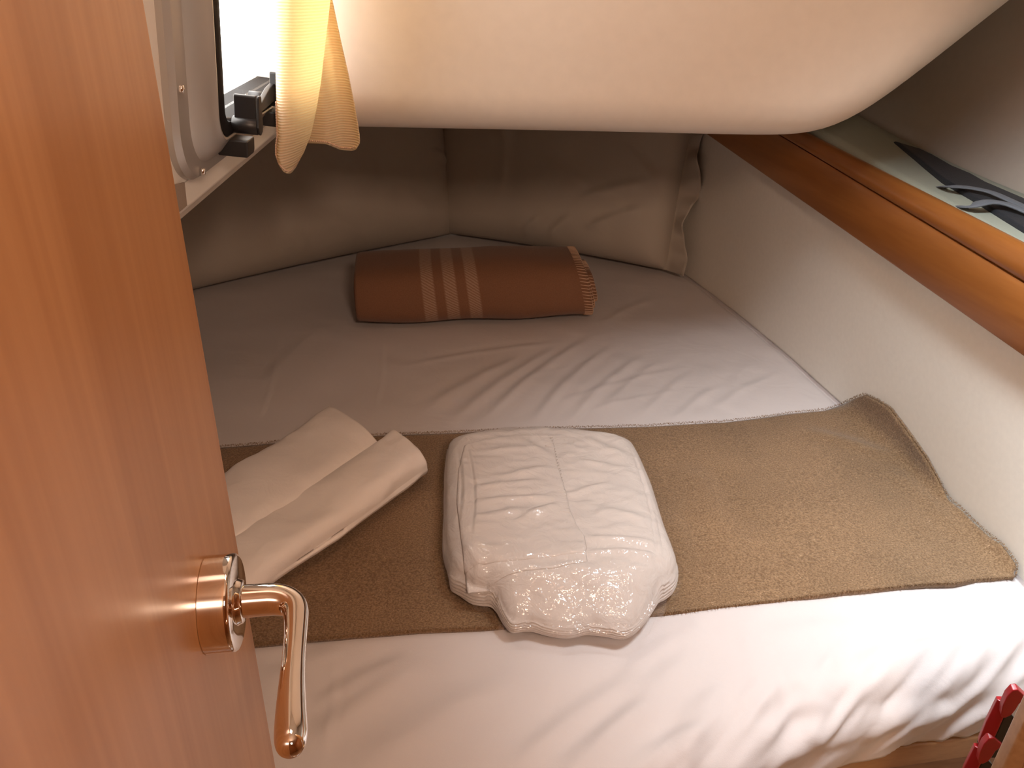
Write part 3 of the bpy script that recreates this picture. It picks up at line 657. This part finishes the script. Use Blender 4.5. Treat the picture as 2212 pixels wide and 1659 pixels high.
fl_px = [(1003, 962), (1040, 952), (1110, 944), (1185, 940), (1196, 960), (1205, 1010), (1222, 1060), (1231, 1100), (1243, 1130), (1262, 1162), (1268, 1190), (1262, 1200), (1200, 1203), (1120, 1210), (1040, 1212), (1003, 1214), (994, 1150), (986, 1080), (990, 1010)]
fo = smoothc(resample(np.array([atz(a, b_, zt_)[:2] for a, b_ in fl_px]), 260, True), 1)
def hfl(x, y):
    sd_ = polysd(fo[::3], x, y); q_ = np.clip(sd_/.003, 0, 1); return hmain(x, y)+.0012+.0022*np.sqrt(q_)
def shell(name, ol, hf, mt, parent, R_=70, M_=260):
    c = ol.mean(0); rings = [np.stack([*(c+(ol-c)*((k/R_)**.8)).T, PZ+hf(*(c+(ol-c)*((k/R_)**.8)).T)], -1) for k in range(1, R_+1)]
    V = list(np.array(rings).reshape(-1, 3))+[np.array([c[0], c[1], PZ+float(hf(c[:1], c[1:])[0])])]
    F = [tuple(f) for f in gridf(R_, M_, cv=True)]+[(len(V)-1, j, (j+1) % M_) for j in range(M_)]
    o = pyd(name, V, F, mt, parent); fixn(o); return o
o = shell('pillowcase_flap', fo, hfl, LINEN, pk); s = o.modifiers.new('s', 'SOLIDIFY'); s.thickness = .0015; s.offset = -1
fl2 = [(1003, 1214), (1040, 1212), (1120, 1210), (1200, 1203), (1264, 1199), (1269, 1225), (1200, 1236), (1100, 1240), (1010, 1246)]
f2o = smoothc(resample(np.array([atz(a, b_-7 if b_ < 1218 else b_-8, zt_-.002)[:2] for a, b_ in fl2]), 260, True), 1)
o = shell('lower_flap', f2o, lambda x, y: np.maximum(hmain(x, y), 0)+.0006+.0012*np.sqrt(np.clip(polysd(f2o[::3], x, y)/.003, 0, 1)), LINEN, pk, R_=30); s = o.modifiers.new('s', 'SOLIDIFY'); s.thickness = .0012; s.offset = -1
# stitched hem running down the flap, with small gathered pleats
bm = bmesh.new(); hl = resample(np.array([atz(a, b_, zt_)[:2] for a, b_ in [(1193, 946), (1203, 990), (1213, 1030), (1222, 1075), (1229, 1110)]]), 26)
for k, (x, y) in enumerate(hl):
    z = PZ+float(hfl(np.array([x]), np.array([y]))[0])+.0006
    bmesh.ops.create_uvsphere(bm, u_segments=8, v_segments=6, radius=.0035, matrix=Matrix.Translation((x-.006, y, z-.0004)) @ Matrix.Diagonal((2.0, .36, .42, 1)))
bmobj('gathered_hem', bm, LINEN, pk, smooth=True)
# clear bag over the near half, crumpled and hanging loose in front
cb = mo.mean(0); dd_ = mo-cb; dd_ /= np.linalg.norm(dd_, axis=1)[:, None]
nearw = np.clip((atz(1200, 1150, BED+.04)[1]-mo[:, 1])/.12, 0, 1)
bo = mo+dd_*(.003+nearw*(.004+.005*np.abs(vnoise(mo[:, 0], mo[:, 1], 45, 24))))[:, None]
_yC = atz(1200, 1130, BED+.06)[1]; _yD = atz(1200, 1330, BED+.045)[1]
def hbag(x, y):
    k = np.clip((_yC-y)/(_yC-_yD), 0, 1); k = k*k*(3-2*k)
    base_ = np.maximum(hmain(x, y), np.where(polysd(fo[::3], x, y) > -.002, hfl(x, y), 0))+.0018
    base_ = np.maximum(base_, np.where(polysd(f2o[::3], x, y) > -.002, hmain(x, y)+.0045, 0))
    rd = lambda q_: 1-np.clip(np.abs(q_)*8, 0, 1)       # sharp ridged creases in the film
    cr_ = rd(vnoise(x*.8+y*.3, y, 30, 21))*.0040+rd(vnoise(x+y, y-x, 60, 22))*.0024+rd(vnoise(x*1.3-y*.4, y, 110, 25))*.0009
    return base_+cr_*k
rings = []
for k in range(1, 141):
    q_ = cb+(bo-cb)*((k/140)**.75); rings.append(np.stack([q_[:, 0], q_[:, 1], PZ+hbag(q_[:, 0], q_[:, 1])], -1))
ed = rings[-1]
for f in (.2, .4, .6, .8, 1.0):
    q_ = ed.copy(); q_[:, 2] -= (ed[:, 2]-PZ-.001)*f; q_[:, :2] += dd_*(.003*sin(pi*f)+nearw*.0022*vnoise(ed[:, 0]+f*.03, ed[:, 1]+f*.07, 90, 23)+nearw*.004*f)[:, None]; rings.append(q_)
V = list(np.array(rings).reshape(-1, 3)); F = [tuple(f) for f in gridf(len(rings), 320, cv=True)]; V.append(np.array([cb[0], cb[1], PZ+float(hbag(cb[:1], cb[1:])[0])])); F += [(len(V)-1, j, (j+1) % 320) for j in range(320)]
o = pyd('plastic_bag', V, F, FILM, pk); fixn(o); tag(o, 'crumpled clear plastic')

# ------------------------------------------------------------ two rolled white cloths
def flatroll(name, pa, pb, wd, th, seed, label, skew=0, z0=BED+.014):
    pa = np.array([*pa, 0]); pb = np.array([*pb, 0]); ax = pb-pa; L_ = np.linalg.norm(ax); ax /= L_; sd_ = np.array([ax[1], -ax[0], 0])
    n, k = 110, 96; P = []
    for i in range(n):
        t = i/(n-1); c = pa+ax*L_*t; row = []
        ww = wd*(1-.03*sin(6*t+seed)); hh = th*(1+.08*sin(5*t+seed))
        for j in range(k):
            a = 2*pi*j/k; ca, sa = cos(a), sin(a); e = .78
            x = ww/2*np.sign(ca)*abs(ca)**e; z = hh/2*np.sign(sa)*abs(sa)**.85
            if sa > 0: z *= 1+.22*ca
            ext = skew*(x/ww)*t**6
            w_ = .0034*float(vnoise(np.array([t*L_*14]), np.array([a*1.2+seed]), 1, seed)) + .0008*float(vnoise(np.array([t*L_*50]), np.array([a*3+seed]), 1, seed+3))
            row.append(c+ax*ext+sd_*(x+w_*ca)+np.array([0, 0, z0+hh/2+z+(w_ if sa > 0 else 0)]))
        P.append(row)
    P = np.array(P)
    # tuck the ends in, leaving the wound layers showing
    ends = [P[0], P[-1]]; cen = [P[0].mean(0), P[-1].mean(0)]
    pre = []; post = []
    for s_, din in ((.90, -.002), (.86, .004), (.70, .003), (.66, .008), (.45, .006), (.40, .011), (.1, .010)):
        pre.append(cen[0]+(P[0]-cen[0])*s_+ax*din); post.append(cen[1]+(P[-1]-cen[1])*s_-ax*din)
    P = np.concatenate([np.array(pre[::-1]), P, np.array(post)])
    o = grid(name, P, CLOTH2, cv=True); fixn(o); tag(o, label, 'rolled cloth', 'rolled white cloths'); return o
def axis_from(pxa, pxb, z): return atz(*pxa, z)[:2], atz(*pxb, z)[:2]
a, b_ = axis_from((330, 1225), (762, 925), BED+.035); R1o = flatroll('rolled_cloth', a, b_, .144, .040, 1, 'white rolled cloth farther from the door handle, wider one', skew=-.05)
a, b_ = axis_from((350, 1330), (884, 978), BED+.035); R2o = flatroll('rolled_cloth', a, b_, .104, .044, 2, 'white rolled cloth nearer the chrome door handle, narrower one', skew=-.035)

# ------------------------------------------------------------ rolled striped wool blanket
def spiral_roll(L_, a_, b_, turns, gap, th):
    n = 420; P = []; UV = []; q = []
    for i in range(n):
        t = i/(n-1)*turns*2*pi; k = 1-gap*t/(2*pi)/a_; k2 = 1-gap*t/(2*pi)/b_
        an = -1.9-t; ca, sa = cos(an), sin(an); e = .72
        q.append((a_*max(k, .05)*np.sign(ca)*abs(ca)**e, b_*max(k2, .05)*np.sign(sa)*abs(sa)**e, t))
    q = np.array(q); s_ = np.r_[0, np.cumsum(np.hypot(np.diff(q[:, 0]), np.diff(q[:, 1])))]
    m_ = 90
    for i in range(n):
        row = []; uvr = []; t = q[i, 2]/(2*pi)
        xr = L_+.010*min(t, 2)+.004*sin(t*3); xl = 0-.002*min(t, 2)
        for j in range(m_):
            f = j/(m_-1); x = xl+(xr-xl)*f
            sag = .004*sin(pi*f*1.6+.4)+.003*float(np.sin(9*x+q[i, 2]))
            ss = 1+.025*sin(8*x+1)-.05*math.exp(-x/.03); dn = .0035*float(vnoise(np.array([x*9.]), np.array([q[i, 0]*14.+q[i, 1]*9.]), 1, 61))
            zf = .93+.10*min(1, x/.30)-.03*max(0, (x-.38)/.1)
            row.append((x+.018*(.5-(q[i, 1]+b_)/(2*b_))*(x/.47)*2-.008*(x/.47), (q[i, 0]+dn)*ss+sag*.5+.012*(x/.47-.5), (q[i, 1]*ss+b_+dn)*zf))
            uvr.append((x, s_[i]))
        P.append(row); UV.append(uvr)
    return np.array(P), np.array(UV), q
WL = .485
P, UV, q = spiral_roll(WL, .100, .064, 2.7, .0135, .008)
a0 = atz(776, 712, BED); b0 = atz(1258, 700, BED)
dirx = b0-a0; dirx[2] = 0; ang = math.atan2(dirx[1], dirx[0]); ca, sa = cos(ang), sin(ang)
cy = np.array([a0[0]-sa*(.076), a0[1]+ca*.070, 0])
Pw = P.copy(); Pw[..., 0] = cy[0]+P[..., 0]*ca-P[..., 1]*sa; Pw[..., 1] = cy[1]+P[..., 0]*sa+P[..., 1]*ca; Pw[..., 2] = BED+.012+P[..., 2]
o = grid('wool_blanket', Pw, WOOL, uv=UV); s = o.modifiers.new('s', 'SOLIDIFY'); s.thickness = .0105; s.offset = 0
tag(o, 'rolled brown wool blanket with three pale stripes in front of the pillows', 'blanket')
WB = o
bm = bmesh.new(); edge = Pw[:, -1]; inn = Pw[:, -4]
ss = np.r_[0, np.cumsum(np.linalg.norm(np.diff(edge, axis=0), axis=1))]; tt = np.arange(0, min(ss[-1], 1.25), .0068)
cen_ = Pw[:, -1].mean(0)
for s0 in tt:
    p_ = np.array([np.interp(s0, ss, edge[:, k]) for k in range(3)]); r_ = np.array([np.interp(s0+.002, ss, inn[:, k]) for k in range(3)])
    out_ = p_-cen_; out_[0] = 0; out_ /= np.linalg.norm(out_)+1e-9
    for h in (.0062, -.0062):
        A_ = Vector(p_+out_*h); B_ = Vector(r_+out_*h); d = B_-A_; mid = (A_+B_)/2
        if d.length < 1e-6: continue
        bmesh.ops.create_cone(bm, cap_ends=True, segments=6, radius1=.0010, radius2=.0008, depth=d.length, matrix=Matrix.Translation(mid) @ d.to_track_quat('Z', 'Y').to_matrix().to_4x4())
    A_ = Vector(p_+out_*.0062); B_ = Vector(p_-out_*.0062); d = B_-A_; X0 = Vector((ca, sa, 0))*.001
    bmesh.ops.create_cone(bm, cap_ends=True, segments=6, radius1=.0010, radius2=.0010, depth=d.length, matrix=Matrix.Translation((A_+B_)/2+X0) @ d.to_track_quat('Z', 'Y').to_matrix().to_4x4())
oo = bmobj('edge_stitching', bm, STITCH, WB, smooth=True); tag(oo, 'pale whip stitching')

# ------------------------------------------------------------ pillows
def pillow(name, base_a, base_b, h, T, lean, label, seed, segs, flange=False, shear=.07):
    base_a = np.array([*base_a, BED+.012]); base_b = np.array([*base_b, BED+.012]); U_ = base_b-base_a; w_ = np.linalg.norm(U_); U_ /= w_
    Nn = np.cross(U_, [0, 0, 1]); Nn /= np.linalg.norm(Nn)           # toward the camera
    if Nn[1] > 0: Nn = -Nn
    Vv = np.array([0, 0, 1])*cos(lean)-Nn*sin(lean); Nf = Nn*cos(lean)+np.array([0, 0, 1])*sin(lean)
    n, m_ = 150, 120; u_ = np.linspace(0, 1, n)[:, None]; v_ = np.linspace(0, 1, m_)[None, :]
    uu = u_+0*v_; vv = v_+0*u_
    eu = 1-np.abs(2*uu-1)**9; ev = 1-np.abs(2*(vv**.92)-1)**3.4
    prof = np.sqrt(np.clip(eu, 0, 1)*np.clip(ev, 0, 1))
    thick = T*prof*(1.08-.25*vv)
    inset = .014*(np.sin(pi*uu)*np.abs(2*vv-1)**4*np.sign(.5-vv)); insu = .008*(np.sin(pi*vv)*np.abs(2*uu-1)**4*np.sign(.5-uu))
    cr_ = creases(uu*w_, vv*h, segs)+.0035*vnoise(uu*w_, vv*h, 9, seed)+.0015*vnoise(uu*w_, vv*h, 25, seed+1)
    base = base_a+U_*(uu*w_+insu-shear*vv*(1-uu))[..., None]+Vv*(vv*h+inset*.5)[..., None]
    wob = .004*vnoise(uu*w_, vv*h, 18, seed+5)
    F_ = base+Nf*(thick*.5*1.05+cr_*np.clip(prof*2.2, 0, 1)+wob*(1-prof))[..., None]
    B_ = base-Nf*(thick*.5*.9-wob*(1-prof))[..., None]
    V = list(F_.reshape(-1, 3))+list(B_.reshape(-1, 3)); k = n*m_
    F = [tuple(f) for f in gridf(n, m_)]+[tuple(f[::-1]) for f in gridf(n, m_, off=k)]
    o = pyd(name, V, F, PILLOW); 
    bm = bmesh.new(); bm.from_mesh(o.data); bmesh.ops.remove_doubles(bm, verts=bm.verts, dist=.0004); bmesh.ops.recalc_face_normals(bm, faces=bm.faces); bm.to_mesh(o.data); bm.free()
    o.data.polygons.foreach_set('use_smooth', [True]*len(o.data.polygons))
    tag(o, label, 'pillow', 'pillows leaning at the head of the berth')
    if flange:
        rows = []
        for i, f in enumerate(np.linspace(-.25, 1, 10)):
            row = []
            for j in range(m_):
                vv_ = j/(m_-1); wv_ = .011*sin(26*vv_+1.0)+.008*sin(61*vv_)+.006*sin(13*vv_)
                wid = .040+.012*sin(17*vv_+.8)
                row.append(base_a+U_*(w_-.008*sin(pi*vv_)+f*wid)+Vv*(vv_*h*(1.0+.02*f)-.006*f)+Nf*(wv_*max(0, f)+.012+.022*max(0, f)))
            rows.append(row)
        q_ = grid('flange', np.array(rows), PILLOW, o); s = q_.modifiers.new('s', 'SOLIDIFY'); s.thickness = .0022
    return o
pillow('pillow', (-.182, 2.165), (-.86, 1.58), .50, .20, radians(20), 'plain white pillow at the left, in the dark below the window', 31,
       [(.02, .18, .10, .22, .010, .006), (.10, .04, .22, .16, .014, .003), (.3, .03, .40, .10, .012, .003), (.45, .02, .52, .12, .012, .003)])
pillow('pillow', (-.210, 2.180), (.380, 1.915), .50, .19, radians(20), 'white pillow with a wavy flange edge beside the right wall', 41,
       [(.40, .12, .60, .20, .012, .006), (.44, .06, .60, .14, .010, .006), (.30, .22, .58, .10, .016, .005), (.20, .34, .22, .10, .016, .004), (.50, .28, .60, .20, .010, .005), (.14, .48, .22, .22, .022, .004), (.34, .02, .42, .10, .010, .004), (.27, .02, .33, .08, .008, .004), (.55, .40, .60, .30, .010, .005)], flange=True)

# ------------------------------------------------------------ cabin door with chrome lever
th = radians(9); DN = np.array([cos(th), sin(th), 0]); DT = np.array([DN[1], -DN[0], 0])    # DT runs back toward the hinge
RC = CAM+.40*ray(515, 1300)                              # centre of the rose face
DF = RC-DN*.014                                          # on the door surface
e0 = hit(460, 900, DF, DN)
eA = hit(455, 830, DF, DN)
edge_t = (eA-DF) @ DT
q_ = lambda t, n_, z: tuple(DF*np.array([1, 1, 0])+DT*t+DN*n_+np.array([0, 0, z]))
o = prism('door_1', [q_(edge_t, -.0004, .03), q_(edge_t+.62, -.0004, .03), q_(edge_t+.62, -.0004, 1.90), q_(edge_t, -.0004, 1.90)], tuple(-DN*.022), DOORW, bevel=.0015)
tag(o, kind='structure'); DOOR = o
lv = [(0, 0), (.010, 0), (.017, .0003), (.0225, .002), (.0265, .0055), (.0285, .0105), (.0292, .017), (.0298, .028), (.0302, .040), (.0308, .055), (.0316, .068), (.0324, .078), (.0328, .084), (.0330, .088), (.0331, .0905), (.0331, .0915)]
lr = [.0082, .0080, .0078, .0074, .0068, .0062, .0058, .0054, .0053, .0058, .0064, .0068, .0066, .0056, .0036, .0006]
lp = np.array([RC+DN*a+DT*b_ for a, b_ in lv]); ctl = resample(np.arange(len(lv))[:, None].astype(float), 90)[:, 0]
from mathutils import geometry
def crom(A_, t):
    i = int(min(max(math.floor(t), 0), len(A_)-2)); f = t-i; p0 = A_[max(i-1, 0)]; p1 = A_[i]; p2 = A_[i+1]; p3 = A_[min(i+2, len(A_)-1)]
    return .5*((2*p1)+(-p0+p2)*f+(2*p0-5*p1+4*p2-p3)*f*f+(-p0+3*p1-3*p2+p3)*f**3)
pts = [crom(lp, t) for t in ctl]; rr_ = [max(.0004, crom(np.array(lr), t)) for t in ctl]
lever = tube('door_handle', pts, rr_, CHROME, DOOR, seg=40); lever['label'] = 'chrome lever handle'
rad = .0238
def lathe(name, prof, mt, parent):
    P = []
    for a, r_ in prof: P.append([RC+DN*a+(DT*cos(t)+np.array([0, 0, 1])*sin(t))*r_ for t in np.linspace(0, 2*pi, 72, endpoint=False)])
    o = grid(name, np.array(P), mt, parent, cv=True); fixn(o); return o
ro = lathe('rose', [(-.0142, rad), (-.0022, rad), (-.0012, rad-.0002), (-.0004, rad-.0009), (0, rad-.002), (0, .0115), (.0006, .011), (.0022, .0105), (.0028, .0095), (.0028, .004)], CHROME, lever)
md = ro.modifiers.new('split', 'EDGE_SPLIT'); md.split_angle = radians(50)

# ------------------------------------------------------------ right jamb, and the red hooks behind it
o = prism('trim_3', [(.4215, .455, 0), (.4325, .449, 0), (.4325, .468, 0), (.4215, .468, 0)], (0, 0, 1.9195), BERTHW, bevel=.002); tag(o, kind='structure')
o = box('trim_4', (.4350, .4515, 0), (1.219, .475, 1.9195), POSTW, bevel=.0015); tag(o, kind='structure')
def hook(name, px, dz, label):
    rt_ = bpy.data.objects.new(name, None); COL.objects.link(rt_)
    c = hit(*px, (0, .512, 0), (0, 1, 0)); rt_.location = tuple(c); tag(rt_, label, 'hook', 'red and black hooks on the door jamb')
    L3 = lambda x, y, z: (c[0]+x, c[1]+y, c[2]+z)
    secs = []
    for z, k in ((-.050, .72), (-.044, .90), (-.02, 1.0), (.010, .85)):
        secs.append([L3(-.0075*k, .007, z), L3(-.0085*k, .003, z), L3(-.0012, -.003*k, z), L3(0, -.0034*k, z), L3(.0012, -.002, z), L3(.001, .007, z)])
    P = np.array(secs); V = P.reshape(-1, 3); F = [tuple(f) for f in gridf(4, 6, cv=True)]+[tuple(range(6)), tuple(range(18, 24))[::-1]]
    o = pyd('body', V, F, RED, rt_, smooth=False); fixn(o); b = o.modifiers.new('b', 'BEVEL'); b.width = .0006; b.segments = 2
    poly = [(-.0045, -.001), (-.0062, .010), (-.0060, .022), (-.0035, .030), (.001, .031), (.0065, .026), (.0120, .021), (.0075, .013), (.0068, .006), (.0052, -.001), (.001, -.005), (-.002, -.005)]
    prism('cap', [L3(x, -.0045, z) for x, z in poly], (0, .006, .002), RED, rt_, bevel=.0008)
    prism('black_side', [L3(.0016, -.002, -.062), L3(.0016, -.002, -.005), L3(.0052, -.002, -.001), L3(.0135, -.002, -.010), L3(.0135, -.002, -.062)], (0, .018, 0), BLACK, rt_, bevel=.0008)
hook('hook', (2168, 1534), 0, 'upper red plastic hook with a black side, against the white sheet')
hook('hook', (2119, 1634), 0, 'lower red plastic hook with a black side, against the dark berth wood')
